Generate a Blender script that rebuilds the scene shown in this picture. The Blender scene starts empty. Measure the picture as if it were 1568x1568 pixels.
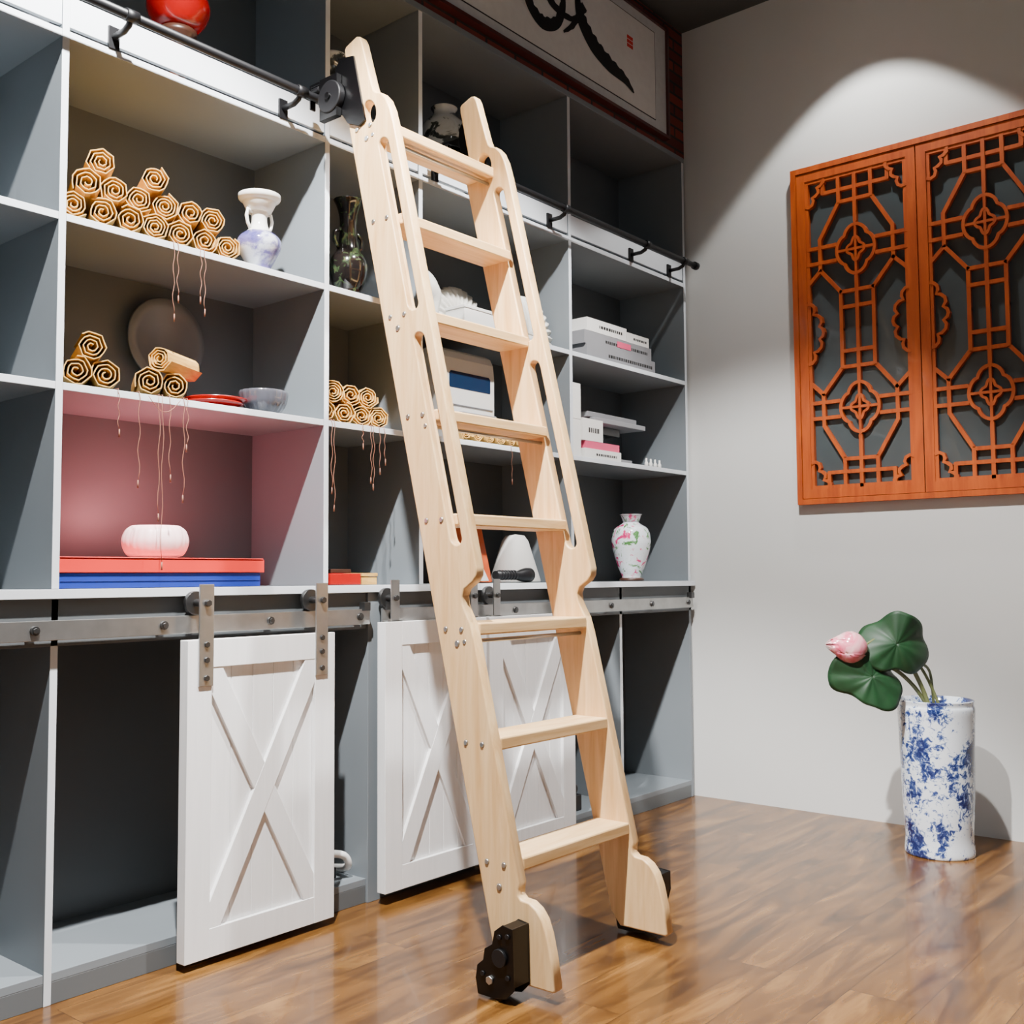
import bpy, math, random
from mathutils import Vector, Matrix
random.seed(7)
H=0.95; D=2.346; XR=4.076; CZ=3.41
# ---------------------------------------------------------------- materials
def nodes(name):
    m=bpy.data.materials.new(name); m.use_nodes=True
    nt=m.node_tree; b=nt.nodes["Principled BSDF"]
    return m,nt,b
def L(nt,a,b): nt.links.new(a,b)
def rgb(r,g,b):
    f=lambda c:((c/255.)/12.92 if c<=10 else (((c/255.)+.055)/1.055)**2.4)
    return (f(r),f(g),f(b),1)
def coord(nt,scale=(1,1,1),rot=(0,0,0)):
    tc=nt.nodes.new('ShaderNodeTexCoord'); mp=nt.nodes.new('ShaderNodeMapping')
    mp.inputs['Scale'].default_value=scale; mp.inputs['Rotation'].default_value=rot
    L(nt,tc.outputs['Object'],mp.inputs['Vector']); return mp.outputs['Vector']
def noise(nt,vec,scale,detail=4,dist=0,rough=.5):
    n=nt.nodes.new('ShaderNodeTexNoise'); n.inputs['Scale'].default_value=scale
    n.inputs['Detail'].default_value=detail; n.inputs['Distortion'].default_value=dist
    n.inputs['Roughness'].default_value=rough
    L(nt,vec,n.inputs['Vector']); return n.outputs['Fac']
def ramp(nt,fac,stops,interp='LINEAR'):
    r=nt.nodes.new('ShaderNodeValToRGB'); cr=r.color_ramp; cr.interpolation=interp
    cr.elements[0].position=stops[0][0]; cr.elements[0].color=stops[0][1]
    cr.elements[1].position=stops[-1][0]; cr.elements[1].color=stops[-1][1]
    for p,c in stops[1:-1]:
        e=cr.elements.new(p); e.color=c
    L(nt,fac,r.inputs['Fac']); return r.outputs['Color']
def mixc(nt,a,b,fac,mode='MIX'):
    m=nt.nodes.new('ShaderNodeMix'); m.data_type='RGBA'; m.blend_type=mode
    for s,v in ((m.inputs[0],fac),(m.inputs[6],a),(m.inputs[7],b)):
        if hasattr(v,'links'): L(nt,v,s)
        else: s.default_value=v
    return m.outputs[2]
def bump(nt,b,h,strength=.1,dist=.01):
    n=nt.nodes.new('ShaderNodeBump'); n.inputs['Strength'].default_value=strength; n.inputs['Distance'].default_value=dist
    L(nt,h,n.inputs['Height']); L(nt,n.outputs['Normal'],b.inputs['Normal'])
def mat(name,c,rough=.5,metal=0,coat=0,var=.06,nscale=8,emit=None,es=0,trans=0,bmp=0,spec=.5):
    m,nt,b=nodes(name)
    v=noise(nt,coord(nt),nscale,4)
    d=tuple(max(0,x*(1-var)) for x in c[:3])+(1,); e=tuple(min(1,x*(1+var)) for x in c[:3])+(1,)
    L(nt,ramp(nt,v,[(.3,d),(.7,e)]),b.inputs['Base Color'])
    b.inputs['Roughness'].default_value=rough; b.inputs['Metallic'].default_value=metal
    b.inputs['Specular IOR Level'].default_value=spec
    b.inputs['Coat Weight'].default_value=coat; b.inputs['Transmission Weight'].default_value=trans
    if emit: b.inputs['Emission Color'].default_value=emit; b.inputs['Emission Strength'].default_value=es
    if bmp: bump(nt,b,noise(nt,coord(nt),nscale*12,3),bmp,.003)
    return m
def wood(name,c1,c2,scale,rough=.45,coat=0,knots=False,bm=.08,ns=3):
    m,nt,b=nodes(name)
    v=coord(nt,scale); n=noise(nt,v,ns,6,.7,.6)
    col=ramp(nt,n,[(.3,c1),(.5,tuple((c1[i]+c2[i])/2 for i in range(3))+(1,)),(.72,c2)])
    if knots:
        vo=nt.nodes.new('ShaderNodeTexVoronoi'); vo.inputs['Scale'].default_value=5.5
        L(nt,coord(nt,(1,1.1,.75) if scale[2]<scale[0] else (.7,1.2,1)),vo.inputs['Vector'])
        k=ramp(nt,vo.outputs['Distance'],[(.0,(1,1,1,1)),(.045,(.6,.6,.6,1)),(.075,(0,0,0,1))])
        col=mixc(nt,col,rgb(140,85,42),k)
    L(nt,col,b.inputs['Base Color']); b.inputs['Roughness'].default_value=rough; b.inputs['Coat Weight'].default_value=coat
    bump(nt,b,n,bm,.004)
    return m

M_gray=mat('gray_paint',rgb(120,127,132),.42,var=.04,nscale=3,bmp=.05)
M_edge=mat('lit_edge_pale_fascia',rgb(212,217,222),.4,var=.03)  # front edges: spotlight brightness put into a paler colour; also the pale fascia
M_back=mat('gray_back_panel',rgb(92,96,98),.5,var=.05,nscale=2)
M_white=wood('white_painted_wood',rgb(238,238,238),rgb(246,246,246),(30,30,1.2),.4,bm=.06)
M_steel=mat('brushed_steel',rgb(185,185,183),.32,.9,var=.1,nscale=20)
M_sdark=mat('dark_steel',rgb(95,95,95),.35,.9,var=.1)
M_black=mat('black_powdercoat',rgb(18,18,20),.45,.0,var=.1,spec=.35)
M_gloss=mat('black_gloss',rgb(7,7,8),.3,.0,spec=.35)
M_pv=wood('pine_vertical',rgb(200,157,102),rgb(227,192,142),(14,14,1.1),.42,knots=True)
M_ph=wood('pine_horizontal',rgb(200,157,100),rgb(228,193,142),(1.1,14,14),.42,knots=True)
M_wall=mat('white_plaster',rgb(202,202,199),.85,var=.02,nscale=1.5,bmp=.08)
M_ceil=mat('dark_ceiling_paint',rgb(72,76,77),.8,var=.04)
M_yel=wood('straw_paper',rgb(182,134,60),rgb(218,174,94),(5,5,30),.7)
M_red=mat('red_lacquer',rgb(165,5,5),.25,coat=.3)
M_redb=mat('red_box_card',rgb(216,38,30),.5)
M_blueb=mat('blue_box_card',rgb(22,48,145),.45)
M_porc=mat('white_porcelain',rgb(235,234,228),.15,coat=.6,var=.02)
M_pap=mat('white_card',rgb(225,223,218),.6,var=.03)
M_pinkb=mat('pink_card',rgb(216,80,116),.5)
M_greyb=mat('grey_card',rgb(134,134,137),.5)
M_navy=mat('navy_plastic',rgb(18,44,74),.25,coat=.5)
M_oran=mat('orange_paper',rgb(215,90,35),.5)
M_ink=mat('black_ink',rgb(14,14,15),.6)
M_glass=mat('dark_window_glass',rgb(66,74,76),.25,coat=.2)
M_green=mat('lotus_leaf_green',rgb(18,56,26),.55,nscale=25,var=.25)
M_stem=mat('lotus_stem',rgb(96,100,58),.5)
M_wood2=mat('dark_wood',rgb(60,36,26),.35,coat=.3)
M_stone=mat('carved_white_stone',rgb(214,211,202),.6,var=.08,nscale=15,bmp=.3)
M_dkred=mat('frame_dark_red',rgb(74,28,24),.35,coat=.4)
M_mount=mat('silk_mount',rgb(200,203,202),.7,nscale=40,var=.05)
M_rice=mat('rice_paper',rgb(222,222,218),.8,nscale=30,var=.03)
M_cord=mat('red_gold_cord',rgb(140,92,72),.6)
M_hose=mat('white_hose',rgb(225,225,222),.4)
M_owood=wood('orange_lacquer_wood',rgb(150,58,10),rgb(188,86,22),(12,12,1.5),.42,coat=.1)
# floor
M_floor,nt,b=nodes('laminate_floor')
br=nt.nodes.new('ShaderNodeTexBrick'); L(nt,coord(nt),br.inputs['Vector'])
br.inputs['Scale'].default_value=1; br.inputs['Brick Width'].default_value=1.2; br.inputs['Row Height'].default_value=.165
br.offset=.37; br.inputs['Mortar Size'].default_value=.0008; br.inputs['Mortar Smooth'].default_value=.3
br.inputs['Color1'].default_value=(.25,.25,.25,1); br.inputs['Color2'].default_value=(.75,.75,.75,1); br.inputs['Mortar'].default_value=(.5,.5,.5,1)
br.inputs['Bias'].default_value=0
sepv=coord(nt,(1.5,8,1))
addv=nt.nodes.new('ShaderNodeVectorMath'); addv.operation='ADD'; L(nt,sepv,addv.inputs[0])
scl=nt.nodes.new('ShaderNodeVectorMath'); scl.operation='SCALE'; scl.inputs['Scale'].default_value=9; L(nt,br.outputs['Color'],scl.inputs[0]); L(nt,scl.outputs[0],addv.inputs[1])
n1=noise(nt,addv.outputs[0],1.6,6,1.1,.55)
c=ramp(nt,n1,[(.28,rgb(54,32,11)),(.44,rgb(86,55,22)),(.58,rgb(110,74,33)),(.78,rgb(146,106,56))])
c=mixc(nt,c,ramp(nt,br.outputs['Color'],[(.2,(.86,.84,.82,1)),(.8,(1,1,1,1))]),1.0,'MULTIPLY')
c=mixc(nt,c,rgb(40,25,11),br.outputs['Fac'])
L(nt,c,b.inputs['Base Color']); b.inputs['Roughness'].default_value=.27; b.inputs['Coat Weight'].default_value=.25; b.inputs['Coat Roughness'].default_value=.08
b.inputs['Specular IOR Level'].default_value=.4
# brick
M_brick,nt,b=nodes('red_brick')
br=nt.nodes.new('ShaderNodeTexBrick'); L(nt,coord(nt,(1,1,1),(math.pi/2,0,0)),br.inputs['Vector'])
br.inputs['Scale'].default_value=1; br.inputs['Brick Width'].default_value=.16; br.inputs['Row Height'].default_value=.05; br.inputs['Mortar Size'].default_value=.006
br.inputs['Color1'].default_value=rgb(130,54,42); br.inputs['Color2'].default_value=rgb(88,38,34); br.inputs['Mortar'].default_value=rgb(50,44,42)
L(nt,br.outputs['Color'],b.inputs['Base Color']); b.inputs['Roughness'].default_value=.85
def pattern(name,cols,scale,stops,vs=(1,1,1)):
    m,nt,b=nodes(name)
    n=noise(nt,coord(nt,vs),scale,5,.8,.6)
    st=[(p,c) for p,c in zip(stops,cols)]
    L(nt,ramp(nt,n,st),b.inputs['Base Color']); b.inputs['Roughness'].default_value=.12; b.inputs['Coat Weight'].default_value=.6
    return m
W=rgb(222,228,234)
M_bluew,nt,b=nodes('blue_white_porcelain')
n1=noise(nt,coord(nt,(1,1,.8)),8,3,.3); n2=noise(nt,coord(nt,(1,1,1)),55,5,.8,.7)
ma=nt.nodes.new('ShaderNodeMath'); ma.operation='MULTIPLY_ADD'; L(nt,n1,ma.inputs[0]); ma.inputs[1].default_value=1.2
L(nt,n2,ma.inputs[2])
ma2=nt.nodes.new('ShaderNodeMath'); ma2.operation='MULTIPLY'; L(nt,ma.outputs[0],ma2.inputs[0]); ma2.inputs[1].default_value=.48
c=ramp(nt,ma2.outputs[0],[(0,W),(.508,W),(.526,rgb(140,160,198)),(.55,rgb(58,76,130)),(.60,rgb(24,36,84))])
L(nt,c,b.inputs['Base Color']); b.inputs['Roughness'].default_value=.12; b.inputs['Coat Weight'].default_value=.6
M_flow=pattern('famille_rose_porcelain',[rgb(60,110,60),rgb(90,140,80),W,W,rgb(215,60,120),rgb(170,30,90)],22,[.3,.4,.44,.56,.61,.72])
M_purp=pattern('blue_glaze_porcelain',[rgb(60,56,120),rgb(110,104,160),rgb(200,206,220),W],9,[.36,.5,.6,.8])
M_bkw=pattern('black_white_glaze',[rgb(30,34,34),rgb(70,76,74),rgb(205,208,205),W],14,[.3,.46,.5,.8])
M_dkv=pattern('dark_jade_glaze',[rgb(14,12,12),rgb(22,17,15),rgb(48,64,40),rgb(100,66,44)],30,[.3,.52,.6,.8])
M_bowlglow=mat('pink_glow_glass',rgb(245,215,215),.4,emit=rgb(255,150,150),es=.4)  # emission added to make the ribbed bowl glow pink
M_bud=pattern('lotus_petals',[rgb(214,76,108),rgb(226,120,142),rgb(238,184,186),rgb(242,206,194)],9,[.3,.45,.62,.8],(2,2,1))
M_cryst=mat('crystal',rgb(110,112,122),.08,trans=.5,coat=.5)
M_glplate=mat('smoked_glass_plate',rgb(104,108,110),.4)

# ---------------------------------------------------------------- mesh builder
class MB:
    def __init__(s): s.v=[];s.f=[];s.m=[];s.s=[]
    def add(s,vs,fs,m=0,sm=False):
        o=len(s.v); s.v+= [tuple(p) for p in vs]
        for i,f in enumerate(fs):
            s.f.append([o+k for k in f]); s.m.append(m[i] if isinstance(m,list) else m); s.s.append(sm)
        return s
    def box(s,x0,x1,y0,y1,z0,z1,m=0,fm=None):
        vs=[(x0,y0,z0),(x1,y0,z0),(x1,y1,z0),(x0,y1,z0),(x0,y0,z1),(x1,y0,z1),(x1,y1,z1),(x0,y1,z1)]
        fs=[(0,3,2,1),(4,5,6,7),(0,1,5,4),(1,2,6,5),(2,3,7,6),(3,0,4,7)]
        ml=[m]*6
        if fm is not None: ml[2]=fm
        return s.add(vs,fs,ml)
    def obox(s,c,sx,sy,sz,rot,m=0):
        R=Matrix.Rotation(rot[2],3,'Z')@Matrix.Rotation(rot[1],3,'Y')@Matrix.Rotation(rot[0],3,'X')
        vs=[]
        for z in(-1,1):
            for x,y in((-1,-1),(1,-1),(1,1),(-1,1)):
                vs.append(Vector(c)+R@Vector((x*sx/2,y*sy/2,z*sz/2)))
        return s.add(vs,[(0,3,2,1),(4,5,6,7),(0,1,5,4),(1,2,6,5),(2,3,7,6),(3,0,4,7)],m)
    def lathe(s,cx,cy,z0,prof,n=40,m=0,cap=True,rib=0,ribn=0):
        vs=[]
        for r,z in prof:
            for i in range(n):
                a=2*math.pi*i/n; rr=r*(1+(rib*math.cos(a*ribn) if ribn else 0))
                vs.append((cx+rr*math.cos(a),cy+rr*math.sin(a),z0+z))
        fs=[];ms=[]
        for j in range(len(prof)-1):
            for i in range(n):
                k=(i+1)%n; fs.append((j*n+i,j*n+k,(j+1)*n+k,(j+1)*n+i)); ms.append(m[j] if isinstance(m,list) else m)
        s.add(vs,fs,ms,True)
        if cap:
            s.f.append([len(s.v)-len(vs)+i for i in range(n)][::-1]); s.m.append(ms[0]); s.s.append(False)
            if prof[-1][0]>1e-4:
                s.f.append([len(s.v)-n+i for i in range(n)]); s.m.append(ms[-1]); s.s.append(False)
        return s
    def tube(s,pts,r,m=0,n=10,caps=True,sm=True):
        pts=[Vector(p) for p in pts]; N=len(pts); rs=r if isinstance(r,(list,tuple)) else [r]*N
        vs=[]; up=None
        for i,p in enumerate(pts):
            t=(pts[min(i+1,N-1)]-pts[max(i-1,0)]).normalized()
            if up is None:
                up=Vector((0,0,1)) if abs(t.z)<.9 else Vector((1,0,0))
            a=(up-t*up.dot(t)).normalized(); up=a; b_=t.cross(a)
            for k in range(n):
                an=2*math.pi*k/n; vs.append(p+(a*math.cos(an)+b_*math.sin(an))*rs[i])
        fs=[]
        for i in range(N-1):
            for k in range(n):
                q=(k+1)%n; fs.append((i*n+k,i*n+q,(i+1)*n+q,(i+1)*n+k))
        o=len(s.v); s.add(vs,fs,m,sm)
        if caps:
            s.f.append([o+k for k in range(n)][::-1]); s.m.append(m); s.s.append(False)
            s.f.append([o+(N-1)*n+k for k in range(n)]); s.m.append(m); s.s.append(False)
        return s
    def prism(s,poly,plane,a0,a1,m=0):
        n=len(poly)
        if plane=='XZ': f=lambda p,a:(p[0],a,p[1])
        elif plane=='YZ': f=lambda p,a:(a,p[0],p[1])
        else: f=lambda p,a:(p[0],p[1],a)
        vs=[f(p,a0) for p in poly]+[f(p,a1) for p in poly]
        fs=[tuple(range(n))[::-1],tuple(range(n,2*n))]+[(i,(i+1)%n,n+(i+1)%n,n+i) for i in range(n)]
        return s.add(vs,fs,m)
    def sphere(s,c,r,m=0,n=20,sc=(1,1,1),fn=None):
        vs=[];fs=[];h=n//2
        for j in range(h+1):
            th=math.pi*j/h
            for i in range(n):
                ph=2*math.pi*i/n; d=Vector((math.sin(th)*math.cos(ph),math.sin(th)*math.sin(ph),math.cos(th)))
                k=fn(d) if fn else 1
                vs.append((c[0]+d.x*r*sc[0]*k,c[1]+d.y*r*sc[1]*k,c[2]+d.z*r*sc[2]*k))
        for j in range(h):
            for i in range(n):
                q=(i+1)%n; fs.append((j*n+i,(j+1)*n+i,(j+1)*n+q,j*n+q))
        return s.add(vs,fs,m,True)
    def ribbon(s,pts,w,x0,x1,m=0,closed=False):
        P=[Vector(p) for p in pts]; N=len(P); vs=[]
        for i in range(N):
            a=P[(i-1)%N] if (closed or i>0) else P[i]; b_=P[(i+1)%N] if (closed or i<N-1) else P[i]
            t=(b_-a).normalized(); n=Vector((-t.y,t.x))*w/2
            for q,x in ((P[i]-n,x0),(P[i]+n,x0),(P[i]+n,x1),(P[i]-n,x1)): vs.append((x,q.x,q.y))
        fs=[]
        for i in range(N if closed else N-1):
            o=4*i;p=4*((i+1)%N)
            for k in range(4): fs.append((o+k,o+(k+1)%4,p+(k+1)%4,p+k))
        if not closed: fs+=[(0,1,2,3),(4*N-4,4*N-1,4*N-2,4*N-3)]
        return s.add(vs,fs,m)
    def build(s,name,mats,parent=None,bevel=0,fix=True):
        me=bpy.data.meshes.new(name); me.from_pydata(s.v,[],s.f); 
        for q in mats: me.materials.append(q)
        for i,p in enumerate(me.polygons): p.material_index=s.m[i]; p.use_smooth=s.s[i]
        me.validate()
        if fix:
            import bmesh
            bm=bmesh.new(); bm.from_mesh(me); bmesh.ops.recalc_face_normals(bm,faces=bm.faces); bm.to_mesh(me); bm.free()
        me.update()
        o=bpy.data.objects.new(name,me); bpy.context.scene.collection.objects.link(o)
        if parent: o.parent=parent
        if bevel:
            bv=o.modifiers.new('bevel','BEVEL'); bv.width=bevel; bv.segments=2; bv.limit_method='ANGLE'; bv.angle_limit=math.radians(50)
        return o
def empty(name,loc=(0,0,0)):
    e=bpy.data.objects.new(name,None); bpy.context.scene.collection.objects.link(e); return e

# ---------------------------------------------------------------- room
MB().box(-1.2,XR+.12,-1.6,2.82,-.1,0).build('floor',[M_floor])
MB().box(-1.2,XR+.12,-1.6,2.82,CZ,CZ+.1).build('ceiling',[M_ceil])
MB().box(XR,XR+.12,-1.6,2.82,0,CZ).build('wall_right',[M_wall])
MB().box(-1.2,XR,2.70,2.82,0,CZ,0).box(-1.2,XR,D+.006,2.70,2.825,CZ,1).build('wall_back',[M_wall,M_brick])

# ---------------------------------------------------------------- bookshelf
B=MB(); T=.018; YB=2.695
ups=[.39,1.185,1.985,2.375,3.185,4.042]
SH=[1.41,1.81,2.25]
for x in ups:
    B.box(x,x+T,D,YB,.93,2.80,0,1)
for i in range(5):
    x0=ups[i]+T; x1=ups[i+1]
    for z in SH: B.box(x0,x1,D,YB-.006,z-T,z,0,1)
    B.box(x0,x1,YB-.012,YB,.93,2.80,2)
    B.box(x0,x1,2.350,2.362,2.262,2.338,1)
B.box(.39,4.06,D-.002,YB,2.80,2.822,0,0)
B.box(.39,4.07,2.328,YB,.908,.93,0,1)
B.box(.39,2.150,D,D+.018,.80,.908,2)
B.box(2.204,4.062,D,D+.018,.80,.908,2)
for a,bb in ((.39,.408),(1.185,1.203),(2.152,2.202),(3.50,3.518),(4.042,4.06)):
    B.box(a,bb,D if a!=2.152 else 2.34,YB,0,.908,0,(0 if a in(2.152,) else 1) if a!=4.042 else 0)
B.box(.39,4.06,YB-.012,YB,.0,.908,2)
segs=[(.408,1.185),(1.203,2.152),(2.202,3.50),(3.518,4.042)]
for a,bb in segs: B.box(a,bb,D+.002,YB-.012,.05,.07,0); B.box(a,bb,D+.002,D+.02,0,.05,2)
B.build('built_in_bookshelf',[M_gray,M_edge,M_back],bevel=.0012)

# ---------------------------------------------------------------- ladder rail
RY=2.266; RZ=2.305
R=MB(); R.tube([(.45,RY,RZ),(4.005,RY,RZ)],.0115,0,16)
R.tube([(4.0,RY,RZ),(4.02,RY,RZ)],.017,0,16)
for x in (.75,1.314,1.83,2.45,3.066,3.62,3.92):
    R.tube([(x,RY,RZ),(x,RY+.01,RZ-.018),(x,RY+.03,RZ-.026),(x,D+.002,RZ-.026)],.008,0,10)
    R.box(x-.014,x+.014,D-.004,D+.003,RZ-.055,RZ-.0,0)
    R.tube([(x-.016,RY,RZ),(x+.016,RY,RZ)],.0155,0,14)
R.build('ladder_rail',[M_black])

# ---------------------------------------------------------------- barn door tracks
def track(x0,x1):
    t=MB(); t.box(x0,x1,2.318,2.325,.815,.860,0)
    n=max(2,int((x1-x0)/.3))
    for i in range(n+1):
        x=x0+.04+(x1-x0-.08)*i/n
        t.tube([(x,2.312,.838),(x,2.346,.838)],.011,1,12)
        t.tube([(x,2.309,.838),(x,2.313,.838)],.007,1,6)
    for x in (x0+.02,x1-.02):
        t.box(x-.012,x+.012,2.306,2.330,.855,.880,1)
    t.build('barn_door_track',[M_steel,M_sdark],bevel=.001)
track(.45,2.14); track(2.19,4.03)
def door(x0,x1,z0,z1,long):
    d=MB(); yf=2.272; yb=2.306; fw=.07
    d.box(x0+.01,x1-.01,yf+.018,yb,z0+.01,z1-.01,0)
    nb=5; ow=(x1-x0-2*fw)
    for i in range(nb):
        a=x0+fw+ow*i/nb; d.box(a+.0006,a+ow/nb-.0006,yf+.012,yf+.019,z0+fw,z1-fw,0)
    for a in (x0,x1-fw): d.box(a,a+fw,yf,yb,z0,z1,0)
    for a in (z0,z1-fw): d.box(x0+fw,x1-fw,yf+.0005,yb,a,a+fw,0)
    pw=.058; k=0
    for s in (1,-1):
        p0=Vector((x0+fw,z0+fw)) if s>0 else Vector((x0+fw,z1-fw)); p1=Vector((x1-fw,z1-fw)) if s>0 else Vector((x1-fw,z0+fw))
        u=(p1-p0).normalized(); n=Vector((-u.y,u.x)); p0=p0-u*.035; p1=p1+u*.035
        d.prism([tuple(p0-n*pw/2),tuple(p1-n*pw/2),tuple(p1+n*pw/2),tuple(p0+n*pw/2)],'XZ',yf+.0015+k,yf+.016); k+=.0006
    for x in (x0+.05,x1-.05):
        if long:
            d.box(x-.021,x+.021,yf-.005,yf-.0002,z1-.115,.938,1)
            for z in (z1-.095,z1-.05,z1-.012): d.tube([(x,yf-.010,z),(x,yf-.005,z)],.008,2,6)
        else:
            d.box(x-.017,x+.017,yf+.008,yf+.013,z1-.002,.945,1)
            d.box(x-.03,x+.03,yf+.008,yf+.03,z1,z1+.005,1)
        y0=yf-.001 if long else yf+.013
        d.tube([(x,y0,.891),(x,2.327,.891)],.010,2,12)
        d.tube([(x,2.313,.891),(x,2.327,.891)],.030,2,24)
        d.tube([(x,y0-.014,.891),(x,y0-.004,.891)],.009,2,6)
    d.build('sliding_barn_door',[M_white,M_steel,M_sdark],bevel=.0012)
door(1.495,1.965,.02,.80,True)
door(2.158,2.612,.035,.82,False)
door(2.626,3.095,.035,.82,False)

# ---------------------------------------------------------------- ladder
yr=lambda z:1.617+.2417*z
lad=empty('library_ladder')
out=[(.02,.027),(.160,.027),(.168,.034),(.173,.10),(.173,.15),(.168,.18),(.156,.200),(.138,.212),(.115,.214),(.108,.222),(.112,.236),(.118,.25),
     (.118,.80),(.115,.84),(.106,.865),(.101,.885),(.103,.905),(.115,.922),(.148,.940),(.162,.955),(.168,.975),
     (.167,2.15),(.164,2.20),(.156,2.232),(.142,2.252),(.124,2.260),(.117,2.268),(.114,2.29),(.106,2.42),(.101,2.436),(.09,2.440),(.045,2.426),(.036,2.418),(.033,2.40),
     (.030,2.25),(.012,2.222),(.002,2.205),(0,2.18),(0,.06)]
def rr(cw,hw,z0,z1,n=8):
    p=[]
    for i in range(n+1):
        a=math.pi*i/n; p.append((cw+hw*math.cos(a),z1-hw+hw*math.sin(a)))
    for i in range(n+1):
        a=math.pi+math.pi*i/n; p.append((cw+hw*math.cos(a),z0+hw+hw*math.sin(a)))
    return p
holes=[rr(.118,.0185,1.64,2.125),rr(.118,.0185,1.03,1.578),
       [(.088+.024*math.cos(2*math.pi*i/24),2.212+.033*math.sin(2*math.pi*i/24)) for i in range(24)]]
def stile(x0,x1,name):
    cu=bpy.data.curves.new(name,'CURVE'); cu.dimensions='2D'; cu.fill_mode='BOTH'
    for poly in [out]+holes:
        sp=cu.splines.new('POLY'); sp.points.add(len(poly)-1)
        for i,(w,z) in enumerate(poly): sp.points[i].co=(yr(z)-w,z,0,1)
        sp.use_cyclic_u=True
    bd=.004; cu.extrude=(x1-x0)/2-bd; cu.bevel_depth=bd; cu.bevel_resolution=2; cu.offset=-bd
    o=bpy.data.objects.new(name+'_c',cu); bpy.context.scene.collection.objects.link(o)
    bpy.context.view_layer.update()
    me=bpy.data.meshes.new_from_object(o.evaluated_get(bpy.context.evaluated_depsgraph_get()))
    bpy.data.objects.remove(o)
    me.transform(Matrix(((0,0,1,(x0+x1)/2),(1,0,0,0),(0,1,0,0),(0,0,0,1))))
    me.materials.clear(); me.materials.append(M_pv)
    q=bpy.data.objects.new(name,me); bpy.context.scene.collection.objects.link(q); q.parent=lad
XN0,XN1,XF0,XF1=1.90,1.93,2.375,2.405
stile(XN0,XN1,'stile_near'); stile(XF0,XF1,'stile_far')
for i in range(8):
    z=.30+.27*i
    MB().box(XN1,XF0,yr(z)-.120,yr(z)-.012,z-.030,z).build('step_%d'%(i+1),[M_ph],lad,bevel=.004)
hw=MB()
for i in (2,4,7):
    z=.30+.27*i-.045; hw.tube([(XN0-.002,yr(z)-.085,z),(XF1+.002,yr(z)-.085,z)],.005,0,10)
for x,s in ((XN0,-1),(XF1,1),):
    for i in range(8):
        z=.30+.27*i-.016
        for w in ((.030,.082)):
            hw.tube([(x,yr(z)-w,z),(x+s*.003,yr(z)-w,z)],[.0075,.005],0,12)
    for z,w in ((.232,.055),(.79,.06),(1.6,.05),(2.14,.06)):
        hw.tube([(x,yr(z)-w,z),(x+s*.003,yr(z)-w,z)],[.009,.006],0,12)
hw.build('fasteners',[M_steel],lad)
# casters
def caster(x,s,fwd=0):
    c=MB(); 
    yc=yr(.05)-.035
    P=[(yc-.035,.172),(yc-.065-fwd,.168),(yc-.066-fwd,.12),(yc-.068,.035),(yc-.045,.012),(yc-.01,.006),(yc+.038,.006),(yc+.045,.04),(yc+.040,.07),(yc+.022,.085),(yc+.018,.11),(yc-.005,.125),(yc-.012,.155)]
    for off in (.001,.056):
        a,bb=sorted((x+s*off,x+s*(off+.005))); c.prism(P,'YZ',a,bb,0)
    a,bb=sorted((x+s*.004,x+s*.058))
    c.prism([(yc-.067,.04),(yc-.065-fwd,.12),(yc-.065-fwd,.168),(yc-.060-fwd,.168),(yc-.060-fwd,.12),(yc-.062,.04)],'YZ',a,bb,0)
    c.prism([(yc-.064-fwd,.167),(yc-.035,.171),(yc-.035,.165),(yc-.064-fwd,.161)],'YZ',a,bb,0)
    w0,w1=x+s*.014,x+s*.046
    c.tube([(w0,yc,.041),((w0+w1)/2,yc,.041),(w1,yc,.041)],[.038,.041,.038],1,28)
    c.tube([(x+s*.061,yc,.045),(x+s*.067,yc,.045)],.010,2,6)
    c.tube([(x+s*.061,yc-.03,.10),(x+s*.069,yc-.03,.10)],.020,1,20)
    for q in ((-.052,.15),(-.028,.145),(-.052,.06),(.022,.055)):
        c.tube([(x+s*.061,yc+q[0],q[1]),(x+s*.065,yc+q[0],q[1])],.006,1,10)
    c.build('caster',[M_gloss,M_black,M_steel],lad,bevel=.001)
caster(XN0,-1); caster(XF1,1,.028)
def hanger(x,s):
    h=MB(); a,bb=sorted((x,x+s*.007))
    P=[(yr(z)-w,z) for w,z in ((.072,2.385),(.02,2.395),(-.005,2.37),(-.02,2.33),(-.02,2.25),(.005,2.20),(.045,2.18),(.072,2.19))]
    h.prism(P,'YZ',a,bb,0)
    cy=yr(2.28)+.030
    h.tube([(x+s*.008,cy,2.285),(x+s*.010,cy,2.285),(x+s*.028,cy,2.285),(x+s*.030,cy,2.285)],[.042,.046,.046,.042],1,32)
    h.box(min(x+s*.008,x+s*.026),max(x+s*.008,x+s*.026),cy-.03,cy+.042,2.225,2.345,0)
    h.tube([(x+s*.005,cy,2.285),(x+s*.036,cy,2.285)],.010,0,12)
    a,bb=sorted((x+s*.004,x+s*.022))
    h.prism([(cy-.01,2.335),(RY-.016,2.345),(RY+.022,2.345),(RY+.022,2.275),(RY+.016,2.275),(RY+.016,2.336),(RY-.016,2.336),(cy+.0,2.31)],'YZ',a,bb,0)
    h.tube([(x+s*.013,RY-.016,RZ+.022),(x+s*.013,RY+.016,RZ+.022)],.010,1,16)
    h.build('rail_hanger',[M_gloss,M_black],lad,bevel=.001)
hanger(XN0,-1); hanger(XF1,1)

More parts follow.
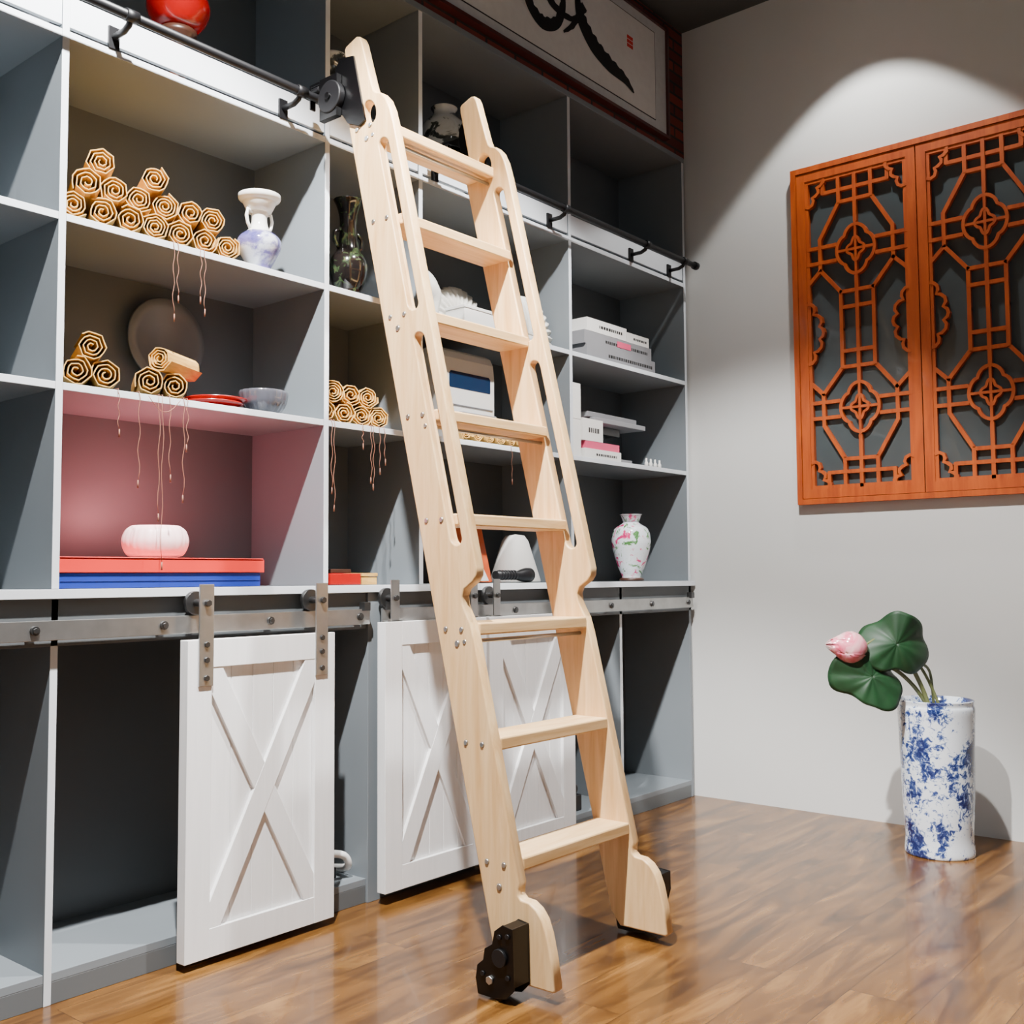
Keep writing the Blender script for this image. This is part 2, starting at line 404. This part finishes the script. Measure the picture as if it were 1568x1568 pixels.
# ---------------------------------------------------------------- calligraphy
C=MB(); fx0,fx1,fz0,fz1=1.9,3.905,2.852,3.352; y=D
C.box(fx0,fx1,2.318,2.350,fz0,fz0+.013,0); C.box(fx0,fx1,2.318,2.350,fz1-.013,fz1,0)
C.box(fx0,fx0+.013,2.318,2.350,fz0+.013,fz1-.013,0); C.box(fx1-.013,fx1,2.318,2.350,fz0+.013,fz1-.013,0)
C.box(fx0+.013,fx1-.013,2.330,2.348,fz0+.013,fz1-.013,1)
C.box(fx0+.10,fx1-.10,2.3285,2.331,fz0+.055,fz1-.055,3)
C.box(fx0+.104,fx1-.104,2.3275,2.330,fz0+.059,fz1-.059,2)
YS=2.3262
def stroke(pts,ws,m=3,dy=0):
    n=len(pts); P=[]; y=YS-dy
    def cr(i,t):
        p=[Vector(pts[max(0,min(n-1,k))]) for k in (i-1,i,i+1,i+2)]
        return .5*((2*p[1])+(-p[0]+p[2])*t+(2*p[0]-5*p[1]+4*p[2]-p[3])*t*t+(-p[0]+3*p[1]-3*p[2]+p[3])*t**3)
    q=[];w=[]
    for i in range(n-1):
        for k in range(8): q.append(cr(i,k/8)); w.append(ws[i]+(ws[i+1]-ws[i])*k/8)
    q.append(Vector(pts[-1])); w.append(ws[-1])
    vs=[]
    for i,p in enumerate(q):
        t=(q[min(i+1,len(q)-1)]-q[max(i-1,0)]).normalized(); nn=Vector((-t.y,t.x))
        a=p+nn*w[i]*(1+.15*math.sin(i*1.7)); b_=p-nn*w[i]
        vs+=[(a.x,y,a.y),(b_.x,y,b_.y)]
    C.add(vs,[(2*i,2*i+1,2*i+3,2*i+2) for i in range(len(q)-1)],m)
stroke([(2.90,3.16),(2.93,3.06),(3.01,3.015),(3.10,3.05),(3.14,3.14),(3.12,3.22)],[.012,.024,.028,.022,.018,.014])
stroke([(2.98,3.22),(3.06,3.12),(3.18,3.10),(3.25,3.14)],[.01,.02,.012,.006],dy=.0003)
stroke([(3.23,3.22),(3.26,3.13),(3.34,3.06),(3.45,3.02),(3.56,3.00),(3.63,2.965)],[.014,.034,.038,.034,.022,.004],dy=.0006)
stroke([(3.28,3.19),(3.20,3.08),(3.14,3.03)],[.02,.012,.004],dy=.0009)
stroke([(2.45,3.2),(2.6,3.08),(2.5,3.0),(2.72,3.02)],[.02,.03,.02,.01])
stroke([(2.62,3.22),(2.75,3.12),(2.66,3.03)],[.02,.03,.006],dy=.0003)
for i in range(3):
    for j in range(3): C.box(3.585+i*.015,3.597+i*.015,YS,2.3278,3.150+j*.018,3.164+j*.018,4)
C.build('calligraphy_picture',[M_dkred,M_mount,M_rice,M_ink,M_redb])

# ---------------------------------------------------------------- lattice window
Wn=MB(); xf=XR-.034; xb=XR-.001
Y1,Y0=1.832,.812; Z0,Z1=1.236,2.626
def frame(ya,yb2,za,zb,w,xa,m=0):
    Wn.box(xa,xb,yb2,ya,za,za+w,m); Wn.box(xa,xb,yb2,ya,zb-w,zb,m)
    Wn.box(xa,xb,ya-w,ya,za+w,zb-w,m); Wn.box(xa,xb,yb2,yb2+w,za+w,zb-w,m)
fo=.022
frame(Y1,Y0,Z0,Z1,fo,xf)
mid=(Y1+Y0)/2
for (ya,yb2) in ((Y1-fo-.002,mid+.002),(mid-.002,Y0+fo+.002)):
    sz=.036; za,zb=Z0+fo+.002,Z1-fo-.002
    frame(ya,yb2,za,zb,sz,XR-.030)
    Wn.box(XR-.006,xb,yb2+sz,ya-sz,za+sz,zb-sz,1)
    oy0=ya-sz; oy1=yb2+sz; oz1=zb-sz; oz0=za+sz; OW=oy0-oy1; OH=oz1-oz0
    P=lambda s,t:(oy0-s*OW,oz1-t*OH)
    cnt=[0]
    def ln(*a,w=.0145):
        cnt[0]+=1; e=(cnt[0]%9)*.00025
        Q=[P(*q) for q in a]
        for i in range(len(Q)-1):
            p=Vector(Q[i]);q=Vector(Q[i+1]);u=(q-p).normalized()*w*.3; Wn.ribbon([tuple(p-u),tuple(q+u)],w,XR-.026-e,XR-.008)
    def cv(pts,w=.0125,closed=False):
        cnt[0]+=1; Wn.ribbon(pts,w,XR-.0285-(cnt[0]%5)*.0002,XR-.008,0,closed)
    ln((.015,0),(.015,1)); ln((.985,0),(.985,1)); ln((0,.005),(1,.005)); ln((0,.995),(1,.995))
    for g in (lambda t:t, lambda t:1-t):
        G=lambda s,t:(s,g(t))
        ln(G(.34,.0),G(.34,.09)); ln(G(.66,0),G(.66,.09)); ln(G(.5,0),G(.5,.16)); ln(G(.5,.335),G(.5,.5))
        ln(G(.18,.05),G(.82,.05))
        ln(G(.18,0),G(.18,.05)); ln(G(.82,0),G(.82,.05))
        ln(G(.14,.20),G(.34,.09),G(.66,.09),G(.86,.20))
        ln(G(.86,.20),G(.86,.30),G(.66,.38),G(.34,.38),G(.14,.30),G(.14,.20))
        ln(G(0,.225),G(.3,.225)); ln(G(0,.275),G(.3,.275)); ln(G(1,.225),G(.7,.225)); ln(G(1,.275),G(.7,.275))
        ln(G(.34,.38),G(.34,.5)); ln(G(.66,.38),G(.66,.5))
        ln(G(.34,.43),G(.66,.43)); ln(G(.0,.345),G(.14,.30)); ln(G(1,.345),G(.86,.30))
        cy,cz=P(.5,g(.25))
        pts=[]
        for k in range(64):
            a=2*math.pi*k/64; r=1+.20*abs(math.cos(2*a))**.8-.10
            pts.append((cy+.070*r*math.cos(a),cz+.090*r*math.sin(a)))
        cv(pts,.0125,True)
        pts=[(cy+.030*math.cos(2*math.pi*k/32)*(1+.22*math.cos(8*math.pi*k/32)),cz+.040*math.sin(2*math.pi*k/32)*(1+.22*math.cos(8*math.pi*k/32))) for k in range(32)]
        cv(pts,.010,True)
        cv([(cy-.075,cz),(cy+.075,cz)],.010); cv([(cy,cz-.11),(cy,cz+.11)],.010)
        for sx in (0,1):
            c0=P(sx,g(0)); dy=-1 if sx==0 else 1; dz=-1 if g(0)==0 else 1
            pts=[(.0,.10),(.015,.105),(.03,.098),(.035,.082),(.03,.07),(.042,.066),(.055,.055),(.055,.042),(.048,.034),(.062,.030),(.075,.018),(.074,0)]
            cv([(c0[0]+dy*a*1.05,c0[1]-dz*b_*-1.05) for a,b_ in pts])
    for sx in (0,1):
        c0=P(sx,.5); dy=-1 if sx==0 else 1
        pts=[(0,.125),(.015,.122),(.028,.108),(.03,.092),(.024,.078),(.04,.074),(.055,.06),(.058,.042),(.048,.026),(.062,.015),(.066,0)]
        pts=pts+[(a,-b_) for a,b_ in pts[-2::-1]]
        cv([(c0[0]+dy*a,c0[1]+b_) for a,b_ in pts])
Wn.build('window_1',[M_owood,M_glass])

# ---------------------------------------------------------------- rolls
def roll(mb,c,r,length,ang=0,m=0):
    turns=random.uniform(3.0,3.8); N=int(turns*14); th=.0024; ph=random.random()*6
    pts=[];wob=random.randint(5,7)
    for i in range(N+1):
        a=ph+2*math.pi*turns*i/N; rr_=r*(.18+.82*i/N)*(1+.06*math.cos(wob*a+ph))
        pts.append((rr_,a))
    ux=Vector((math.cos(ang),math.sin(ang),0)); ax=Vector((-math.sin(ang),math.cos(ang),0)); uz=Vector((0,0,1))
    vs=[];C_=Vector(c)
    for rr_,a in pts:
        for rad in (rr_,rr_-th):
            for e in (0,length):
                vs.append(C_+ux*rad*math.cos(a)+uz*rad*math.sin(a)+ax*e)
    fs=[]
    for i in range(N):
        o=4*i;p=o+4
        fs+=[(o,p,p+1,o+1),(o+2,o+3,p+3,p+2),(o,o+2,p+2,p),(o+1,p+1,p+3,o+3)]
    mb.add(vs,fs,m,False)
def pile(name,rows):
    mb=MB()
    for x,y,z,r,l,a in rows: roll(mb,(x,y,z),r,l,a)
    return mb.build(name,[M_yel],fix=False)
r=.038; A=-.38
rows=[]
for i in range(7): rows.append((1.235+i*.073,2.372+random.uniform(0,.012),1.811+r,r*random.uniform(.93,1.0),.20,A+random.uniform(-.04,.04)))
for i in range(6): rows.append((1.270+i*.072,2.376+random.uniform(0,.015),1.811+r+.064,r*random.uniform(.93,1.0),.19,A+random.uniform(-.04,.04)))
for x in (1.31,1.455): rows.append((x,2.385,1.811+r+.128,r*.95,.18,A))
pile('paper_scroll_pile',rows)
rows=[(1.25,2.375,1.411+r,r,.20,A),(1.325,2.375,1.411+r,r,.20,A),(1.44,2.37,1.411+r,r,.17,A-.1),(1.515,2.375,1.411+r*.95,r*.95,.15,A-.1),(1.29,2.38,1.411+r*2.72,r*.97,.18,A),(1.475,2.385,1.411+r*2.72,r*.9,.16,A-.7)]
pile('paper_scroll_pile',rows)
rows=[(2.04+i*.070,2.40,1.411+r,r*.95,.20,A+random.uniform(-.05,.05)) for i in range(4)]+[(2.075+i*.07,2.41,1.411+r+.062,r*.95,.19,A+random.uniform(-.05,.05)) for i in range(3)]
pile('paper_scroll_pile',rows)
rows=[(2.62+i*.06,2.365,1.411+.028,.027,.06,random.uniform(-.1,.1)) for i in range(6)]
pile('paper_scroll_pile',rows)
# cords
cd=MB()
def cord(x,z,l):
    pts=[(x+.003*math.sin(i*1.3+x*50),D-.006+.001*math.sin(i),z+.004-l*i/12) for i in range(13)]
    pts=[(x,D+.03,z+.003),(x,D-.003,z+.003)]+pts[1:]
    cd.tube(pts,.0009,0,5); cd.tube([pts[-1],(pts[-1][0],pts[-1][1],pts[-1][2]-.02)],[.0015,.0025],0,6)
for x,l in ((1.485,.19),(1.497,.14),(1.565,.13),(1.577,.16)): cord(x,1.81,l)
for x,l in ((1.34,.10),(1.395,.22),(1.45,.30),(1.46,.42),(1.48,.20),(1.52,.25),(1.53,.12)): cord(x,1.41,l)
for x,l in ((2.01,.20),(2.02,.25),(2.13,.06),(2.165,.16),(2.175,.18),(2.20,.13),(2.22,.10),(2.83,.12)): cord(x,1.41,l)
cd.tube([(1.42+.09*i/10,D-.005,1.405-.035*math.sin(math.pi*i/10)) for i in range(11)],.0009,0,5)
cd.build('hanging_cords',[M_cord])

# ---------------------------------------------------------------- vases etc.
def smooth_prof(pr,n=5):
    o=[];N=len(pr)
    for i in range(N-1):
        p=[Vector(pr[max(0,min(N-1,k))]) for k in (i-1,i,i+1,i+2)]
        for k in range(n):
            t=k/n; q=.5*((2*p[1])+(-p[0]+p[2])*t+(2*p[0]-5*p[1]+4*p[2]-p[3])*t*t+(-p[0]+3*p[1]-3*p[2]+p[3])*t**3)
            o.append((max(q.x,.0005),q.y))
    o.append(pr[-1]); return o
def vase(name,cx,cy,z,prof,mats,rim_in=True,extra=None,bands=None):
    mb=MB(); pr=smooth_prof(prof)
    rt,zt=pr[-1]
    inner=[(rt-.004,zt+.001),(rt-.007,zt-.01),(max(rt*.55,.01),zt-.05)]
    P=pr+inner
    ml=[0]*(len(P)-1)
    if bands:
        for i in range(len(pr)-1):
            for za,zb,mi in bands:
                if za<=pr[i][1]<zb: ml[i]=mi
    mb.lathe(cx,cy,z,P,44,ml,cap=True)
    if extra: extra(mb)
    return mb.build(name,mats,fix=True)
def hnd(mb):
    cx,cy,z=1.815,2.43,1.811
    for s in (-1,1):
        mb.tube([(cx+s*.024,cy,z+.180),(cx+s*.040,cy,z+.185),(cx+s*.044,cy,z+.165),(cx+s*.040,cy,z+.145),(cx+s*.030,cy,z+.130)],.005,0,8)
vase('handled_porcelain_vase',1.815,2.43,1.811,[(.036,0),(.038,.008),(.033,.02),(.045,.045),(.062,.082),(.057,.108),(.032,.130),(.023,.150),(.024,.178),(.040,.205),(.058,.219),(.060,.232)],[M_porc,M_purp],extra=hnd,bands=[(0,.12,1)])
def st(mb):
    mb.lathe(3.72,2.43,.931,[(.05,0),(.052,.008),(.044,.014)],24,1)
vase('floral_vase',3.72,2.43,.944,[(.040,0),(.042,.01),(.058,.05),(.078,.12),(.082,.165),(.070,.205),(.040,.226),(.030,.238),(.036,.255),(.048,.265)],[M_flow,M_wood2],extra=st)
def st2(mb): mb.lathe(1.545,2.43,2.251,[(.05,0),(.05,.01),(.02,.03),(.02,.13),(.05,.15),(.05,.165)],24,1)
vase('red_lacquer_vase',1.545,2.43,2.414,[(.035,0),(.06,.015),(.08,.05),(.082,.08),(.065,.12),(.03,.14),(.035,.16)],[M_red,M_wood2],extra=st2)
vase('ink_glaze_vase',2.66,2.50,2.251,[(.05,0),(.07,.05),(.098,.15),(.100,.22),(.08,.29),(.045,.33),(.04,.345),(.048,.36)],[M_bkw])
vase('ink_glaze_vase',2.13,2.48,2.251,[(.035,0),(.05,.05),(.06,.14),(.05,.22),(.03,.26),(.028,.30),(.045,.34)],[M_bkw])
def ears(mb):
    for s in (-1,1):
        mb.tube([(2.15+s*.03,2.43,1.811+.215),(2.15+s*.055,2.43,1.811+.20),(2.15+s*.055,2.43,1.811+.17),(2.15+s*.035,2.43,1.811+.15)],.006,0,8)
vase('dark_ornamental_vase',2.15,2.43,1.811,[(.040,0),(.044,.012),(.038,.02),(.052,.05),(.060,.085),(.056,.12),(.036,.155),(.028,.20),(.027,.25),(.036,.29),(.046,.31)],[M_dkv],extra=ears)
# red plates
mb=MB()
for k in range(2): mb.lathe(1.672+.012*k,2.44,1.411+.012*k,[(.05,0),(.055,.002),(.083,.014),(.085,.017),(.080,.016),(.05,.005),(.001,.004)],40,0)
mb.build('red_plates',[M_red])
mb=MB(); mb.lathe(1.83,2.425,1.411,smooth_prof([(.030,0),(.045,.006),(.062,.03),(.068,.058),(.066,.068)])+[(.060,.066),(.04,.015),(.001,.012)],64,0,rib=.022,ribn=18); mb.build('crystal_bowl',[M_cryst])
mb=MB()
vs=[];prof=[(.001,.0),(.05,.002),(.055,-.004),(.085,-.002),(.09,-.008),(.120,-.012),(.123,-.008),(.09,.0),(.001,.006)]
n=48
for rr_,dd in prof:
    for i in range(n):
        a=2*math.pi*i/n; vs.append((1.66+rr_*math.cos(a),2.655+dd,1.63+rr_*math.sin(a)))
mb.add(vs,[(j*n+i,j*n+(i+1)%n,(j+1)*n+(i+1)%n,(j+1)*n+i) for j in range(len(prof)-1) for i in range(n)],0,True)
mb.tube([(1.61,2.60,1.415),(1.62,2.645,1.56)],.004,1,8); mb.tube([(1.71,2.60,1.415),(1.70,2.645,1.56)],.004,1,8); mb.tube([(1.60,2.60,1.415),(1.72,2.60,1.415)],.004,1,8)
mb.build('glass_display_plate',[M_glplate,M_wood2])
# boxes and ribbed bowl with added pink glow
MB().box(1.22,1.79,2.38,2.64,.931,.967,0).box(1.222,1.788,2.378,2.642,.9475,.9485,0).build('blue_gift_box',[M_blueb],bevel=.002)
MB().box(1.21,1.80,2.375,2.64,.968,1.002,0).box(1.214,1.796,2.373,2.642,1.003,1.006,0).build('red_gift_box',[M_redb],bevel=.002)
mb=MB(); pr=smooth_prof([(.045,0),(.070,.008),(.083,.04),(.076,.07),(.060,.084)],6)
mb.lathe(1.53,2.48,1.007,pr+[(.054,.083),(.05,.06),(.001,.03)],72,0,rib=.018,ribn=24); bowlo=mb.build('ribbed_glass_bowl',[M_bowlglow])
pl_=bpy.data.lights.new('pink_fill','POINT'); pl_.energy=5.0; pl_.color=(1,.28,.30); pl_.shadow_soft_size=.04  # pink point light added above the bowl to tint the bay
qo=bpy.data.objects.new('pink_fill',pl_); bpy.context.scene.collection.objects.link(qo); qo.location=(1.53,2.48,1.12); qo.parent=bowlo
MB().box(2.03,2.16,2.38,2.50,.931,.965,0).box(2.05,2.13,2.39,2.47,.966,.978,1).build('small_red_box',[M_red,M_wood2],bevel=.002)
MB().box(2.165,2.225,2.38,2.46,.931,.955,0).box(2.163,2.227,2.378,2.462,.956,.966,0).build('small_wooden_box',[M_yel],bevel=.001)
# bay 3
def rock(name,c,r,sc,seed,ribs=0):
    rd=random.Random(seed); ks=[(Vector((rd.uniform(-1,1),rd.uniform(-1,1),rd.uniform(-1,1)))*rd.uniform(3,8),rd.uniform(0,6),rd.uniform(.03,.09)) for _ in range(12)]
    def fn(d): 
        k=1+sum(a*math.sin(v.dot(d)+p) for v,p,a in ks)
        if ribs: k+=.05*math.cos(ribs*math.atan2(d.z+1,d.x))
        return max(.4,k)
    mb=MB(); mb.sphere(c,r,0,48,sc,fn)
    base=c[2]-r*sc[2]*.8
    mb.v=[(x,y_,max(z,base)) for x,y_,z in mb.v]
    dz=1.811-base; mb.v=[(x,y_,z+dz) for x,y_,z in mb.v]
    return mb.build(name,[M_stone])
rock('carved_stone_sculpture',(2.53,2.52,1.9),.105,(1.0,.7,1.05),3)
def fan(name,cx,cy,z,R,tilt):
    mb=MB(); nr=10; na=90; vs=[]
    for side in (0,1):
        for i in range(nr+1):
            q=i/nr
            for j in range(na+1):
                a=math.pi*(-.10+1.20*j/na); rr_=R*q*(1+.02*math.cos(j*math.pi/2.5))
                x=rr_*math.cos(a); zz=rr_*math.sin(a)+R*.35
                yy=-.10*R*4*q*(1-q)*(1 if side==0 else .6)+.008*q*math.cos(j*math.pi/2.5)+(.008 if side else 0)
                vs.append((cx+x,cy+yy+tilt*zz,z+max(zz,0)))
    o=(nr+1)*(na+1); fs=[]
    for s in (0,1):
        for i in range(nr):
            for j in range(na):
                a=s*o+i*(na+1)+j; fs.append((a,a+1,a+na+2,a+na+1))
    for j in range(na):
        a=nr*(na+1)+j; fs.append((a,a+1,a+1+o,a+o))
    mb.add(vs,fs,0,True); mb.box(cx-R*.35,cx+R*.35,cy-.03,cy+.04,z,z+.03,0)
    return mb.build(name,[M_stone])
fan('shell_sculpture',3.035,2.42,1.811,.140,.1)
fan('shell_sculpture',2.81,2.56,1.811,.150,.1)
MB().box(2.62,2.82,2.37,2.46,1.811,1.868,0).box(2.618,2.822,2.368,2.462,1.869,1.880,0).build('white_carton',[M_pap],bevel=.002)
mb=MB(); 
P=[(2.445,1.412),(2.66,1.412),(2.66,1.735),(2.52,1.752),(2.485,1.748),(2.462,1.735),(2.450,1.71),(2.445,1.66)]
mb.prism(P,'YZ',2.60,2.86,0)
Pn=[(2.625,1.605),(2.835,1.605),(2.838,1.61),(2.838,1.655),(2.83,1.664),(2.63,1.664),(2.622,1.655),(2.622,1.61)]
mb.prism(Pn,'XZ',2.4435,2.450,1)
mb.box(2.61,2.85,2.441,2.450,1.545,1.549,2); mb.box(2.64,2.82,2.40,2.446,1.512,1.518,2)
mb.build('desktop_printer',[M_pap,M_navy,M_greyb],bevel=.004)
mb=MB(); mb.obox((2.81,2.55,1.04),.24,.004,.22,(-.25,0,.0),0); mb.obox((2.78,2.50,.99),.16,.004,.12,(-.5,0,.1),1)
mb.build('orange_poster_board',[M_oran,M_pap])
mb=MB(); mb.lathe(3.05,2.51,.931,[(.095,0),(.096,.006),(.05,.155),(.035,.175),(.001,.18)],36,0); mb.build('white_lampshade',[M_pap])
mb=MB(); mb.tube([(2.79,2.385,.958),(2.92,2.39,.956),(2.925,2.39,.956),(2.965,2.392,.958),(2.99,2.394,.958)],[.015,.016,.019,.026,.026],0,20)
for k in range(6): mb.tube([(2.81+k*.016,2.386,.958),(2.817+k*.016,2.386,.958)],.0175,0,20)
mb.build('flashlight',[M_black])
# bay 4 books
def books(name,defs,mats):
    mb=MB()
    for x0,x1,y0,y1,z0,z1,m in defs:
        mb.box(x0,x1,y0,y1,z0,z1,m)
        if z1-z0>.03:
            rd=random.Random(int(x0*1000+z0*100)); xa=x0+.3*(x1-x0)
            while xa<x1-.03:
                ww=rd.uniform(.006,.014); mb.box(xa,xa+ww,y0-.0006,y0+.001,z0+.38*(z1-z0),z0+.6*(z1-z0),3); xa+=ww+.005
    mb.build(name,mats)
books('book_stack',[(3.34,3.84,2.375,2.60,1.811,1.868,2),(3.33,3.82,2.38,2.60,1.869,1.922,2),(3.35,3.63,2.38,2.58,1.923,1.975,0),(3.64,3.81,2.385,2.58,1.923,1.965,0),(3.56,3.66,2.3785,2.381,1.888,1.912,1)],[M_pap,M_pinkb,M_greyb,M_sdark])
books('book_stack',[(3.32,3.57,2.375,2.56,1.411,1.452,0),(3.33,3.565,2.38,2.55,1.453,1.482,1),(3.31,3.45,2.38,2.55,1.483,1.57,0),(3.60,3.72,2.42,2.50,1.411,1.435,2)],[M_pap,M_pinkb,M_greyb,M_sdark])
MB().box(3.235,3.30,2.38,2.55,1.411,1.70,0).box(3.235,3.30,2.379,2.381,1.56,1.68,1).build('white_binder_box',[M_pap,M_porc],bevel=.002)
mb=MB(); mb.box(3.46,3.82,2.46,2.66,1.60,1.622,0); mb.box(3.48,3.86,2.44,2.64,1.578,1.598,0)
mb.box(3.52,3.75,2.50,2.62,1.545,1.577,1); mb.lathe(3.68,2.60,1.411,[(.06,0),(.06,.01),(.02,.03),(.02,.11),(.06,.134)],24,1)
mb.build('grey_tray_stand',[M_greyb,M_sdark],bevel=.002)
mb=MB()
for k in range(4): mb.lathe(3.80+.035*k,2.40,1.411,[(.008,0),(.008,.02),(.004,.028),(.004,.04)],12,0)
mb.build('small_bottles',[M_pap])
def smooth3(pts,n=8):
    o=[];N=len(pts)
    for i in range(N-1):
        p=[Vector(pts[max(0,min(N-1,k))]) for k in (i-1,i,i+1,i+2)]
        for k in range(n):
            t=k/n; o.append(.5*((2*p[1])+(-p[0]+p[2])*t+(2*p[0]-5*p[1]+4*p[2]-p[3])*t*t+(-p[0]+3*p[1]-3*p[2]+p[3])*t**3))
    o.append(Vector(pts[-1])); return o
mb=MB(); mb.tube(smooth3([(1.98,2.62,.14),(1.99,2.45,.15),(2.04,2.40,.155),(2.10,2.385,.14),(2.125,2.40,.10),(2.13,2.50,.083)]),.011,0,12); mb.box(1.90,2.10,2.42,2.60,.071,.10,1); mb.build('white_hose',[M_hose,M_black])
MB().box(3.16,3.28,2.38,2.55,.071,.13,0).box(3.18,3.24,2.40,2.50,.13,.20,0).tube([(3.21,2.38,.16),(3.21,2.36,.16)],.02,0,14).build('black_router',[M_black],bevel=.004)

# ---------------------------------------------------------------- lotus vase
vx,vy=3.750,1.214
vase('blue_white_floor_vase',vx,vy,0.0,[(.110,0),(.114,.01),(.110,.06),(.114,.14),(.120,.3),(.124,.44),(.126,.49),(.122,.505),(.124,.52)],[M_bluew])
lot=empty('lotus_plant')
mb=MB()
def stem(pts,r): mb.tube(smooth3(pts),r,0,8)
bud=(3.535,1.388,.700)
stem([(vx+.03,vy-.02,.45),(vx+.0,vy+.03,.60),(3.66,1.29,.71),(3.60,1.34,.735),bud],.0055)
stem([(vx-.02,vy,.45),(vx-.04,vy+.03,.56),(3.64,1.27,.67),(3.62,1.28,.70)],.008)
stem([(vx-.0,vy-.0,.45),(vx-.05,vy+.05,.56),(3.62,1.31,.63),(3.57,1.34,.625)],.007)
stem([(vx+.05,vy+.02,.45),(vx+.02,vy+.02,.60),(vx-.02,vy+.03,.64)],.005)
mb.build('stems',[M_stem],lot)
def leaf(c,R,nrm,seed,droop=.5,stretch=(1,1)):
    rd=random.Random(seed); n=Vector(nrm).normalized(); u=n.cross(Vector((0,0,1))).normalized(); v=n.cross(u)
    mb=MB(); na=72; nr=10; vs=[]
    ph=[rd.uniform(0,6) for _ in range(4)]
    for i in range(nr+1):
        q=i/nr
        for j in range(na):
            a=2*math.pi*j/na
            rr_=R*q*(1+.14*math.sin(2*a+ph[0])+.10*math.sin(3*a+ph[1])+.04*math.sin(7*a))
            h=-droop*R*q*q*(.6+.6*math.sin(2*a+ph[2]))+.12*R*q*math.sin(3*a+ph[3])+.02*R*math.cos(a*12)*q
            vs.append(Vector(c)+u*rr_*math.cos(a)*stretch[0]+v*rr_*math.sin(a)*stretch[1]+n*h)
    fs=[(i*na+j,i*na+(j+1)%na,(i+1)*na+(j+1)%na,(i+1)*na+j) for i in range(nr) for j in range(na)]
    mb.add(vs,fs,0,True); o=mb.build('leaf',[M_green],lot,fix=False)
    s=o.modifiers.new('s','SOLIDIFY'); s.thickness=.002
leaf((3.600,1.287,.715),.108,(-.75,-.60,.15),4,.5,(1.05,1.05))
leaf((3.535,1.350,.605),.104,(-.6,-.65,.25),9,.5,(1.1,1.0))
axis=Vector((-.70,.66,.12)).normalized(); u=axis.cross(Vector((0,0,1))).normalized(); v=axis.cross(u)
mb=MB(); Lb=.145
for lay,(k,rad,off) in enumerate(((5,.040,.0),(5,.049,.6),(4,.055,.3))):
    for p in range(k):
        a0=2*math.pi*p/k+off; vs=[];N1=10;N2=8; spread=2*math.pi/k*.75
        for i in range(N1+1):
            t=i/N1; w=math.sin(math.pi*min(1,t**.8*1.0))**.6 if 0<t<1 else .02
            r_=rad*(math.sin(math.pi*(.08+.90*t)))**.75
            for j in range(N2+1):
                a=a0+spread*w*(j/N2-.5)*1.6
                vs.append(Vector(bud)-axis*.02+axis*(Lb*(1-.08*lay)*t)+(u*math.cos(a)+v*math.sin(a))*r_)
        mb.add(vs,[(i*(N2+1)+j,i*(N2+1)+j+1,(i+1)*(N2+1)+j+1,(i+1)*(N2+1)+j) for i in range(N1) for j in range(N2)],0,True)
o=mb.build('bud',[M_bud],lot,fix=False); s=o.modifiers.new('s','SOLIDIFY'); s.thickness=.0015

# ---------------------------------------------------------------- lights
M_em=mat('lamp_face',(1,1,1,1),.5,emit=(1,.95,.88,1),es=6)
def down(x,y,energy,size,blend,tgt=None,col=(1,.95,.88),rad=.03):
    e=MB(); z=CZ
    e.lathe(x,y,z-.03,[(.045,0),(.055,.0),(.055,.0295),(.04,.0295)],24,0,cap=False); e.lathe(x,y,z-.012,[(.044,0),(.044,.002)],24,1)
    o=e.build('ceiling_downlight',[M_black,M_em])
    l=bpy.data.lights.new('spot','SPOT'); l.energy=energy; l.spot_size=math.radians(size); l.spot_blend=blend; l.color=col; l.shadow_soft_size=rad
    q=bpy.data.objects.new('spot',l); bpy.context.scene.collection.objects.link(q); q.location=(x,y,z-.04)
    t=Vector(tgt if tgt else (x,y,0)); q.rotation_euler=(t-q.location).to_track_quat('-Z','Y').to_euler(); q.parent=o
down(.88,1.30,1550,80,.35,(1.60,2.05,0),(1,.985,.97))
down(2.25,1.25,640,78,.35,(2.95,1.95,0),(1,.985,.97))
down(3.70,1.48,88,86,.12,None,(1,.99,.97))
l=bpy.data.lights.new('fill','AREA'); l.energy=15; l.size=2.0; l.color=(1,.98,.95)
q=bpy.data.objects.new('fill_light',l); bpy.context.scene.collection.objects.link(q); q.location=(.3,-.6,3.35)  # unseen area fill added behind the camera, no fixture
q.rotation_euler=(Vector((2.8,1.6,1.2))-q.location).to_track_quat('-Z','Y').to_euler()
w=bpy.data.worlds.new('world'); bpy.context.scene.world=w; w.use_nodes=True
w.node_tree.nodes['Background'].inputs[0].default_value=(.95,.97,1,1); w.node_tree.nodes['Background'].inputs[1].default_value=.10

# ---------------------------------------------------------------- camera
th=math.radians(39.6); p=math.radians(3.55); rl=.007
Fh=Vector((math.cos(th),math.sin(th),0)); Rr=Vector((math.sin(th),-math.cos(th),0))
F=Fh*math.cos(p)+Vector((0,0,math.sin(p))); U=Vector((0,0,math.cos(p)))-Fh*math.sin(p)
Rc=(Rr*math.cos(rl)-U*math.sin(rl)); Uc=(U*math.cos(rl)+Rr*math.sin(rl))
cam=bpy.data.cameras.new('camera'); co=bpy.data.objects.new('camera',cam); bpy.context.scene.collection.objects.link(co)
co.matrix_world=Matrix(((Rc.x,Uc.x,-F.x,0),(Rc.y,Uc.y,-F.y,0),(Rc.z,Uc.z,-F.z,H),(0,0,0,1)))
cam.sensor_width=36; cam.lens=1646/1601*36; cam.clip_start=.01
bpy.context.scene.camera=co
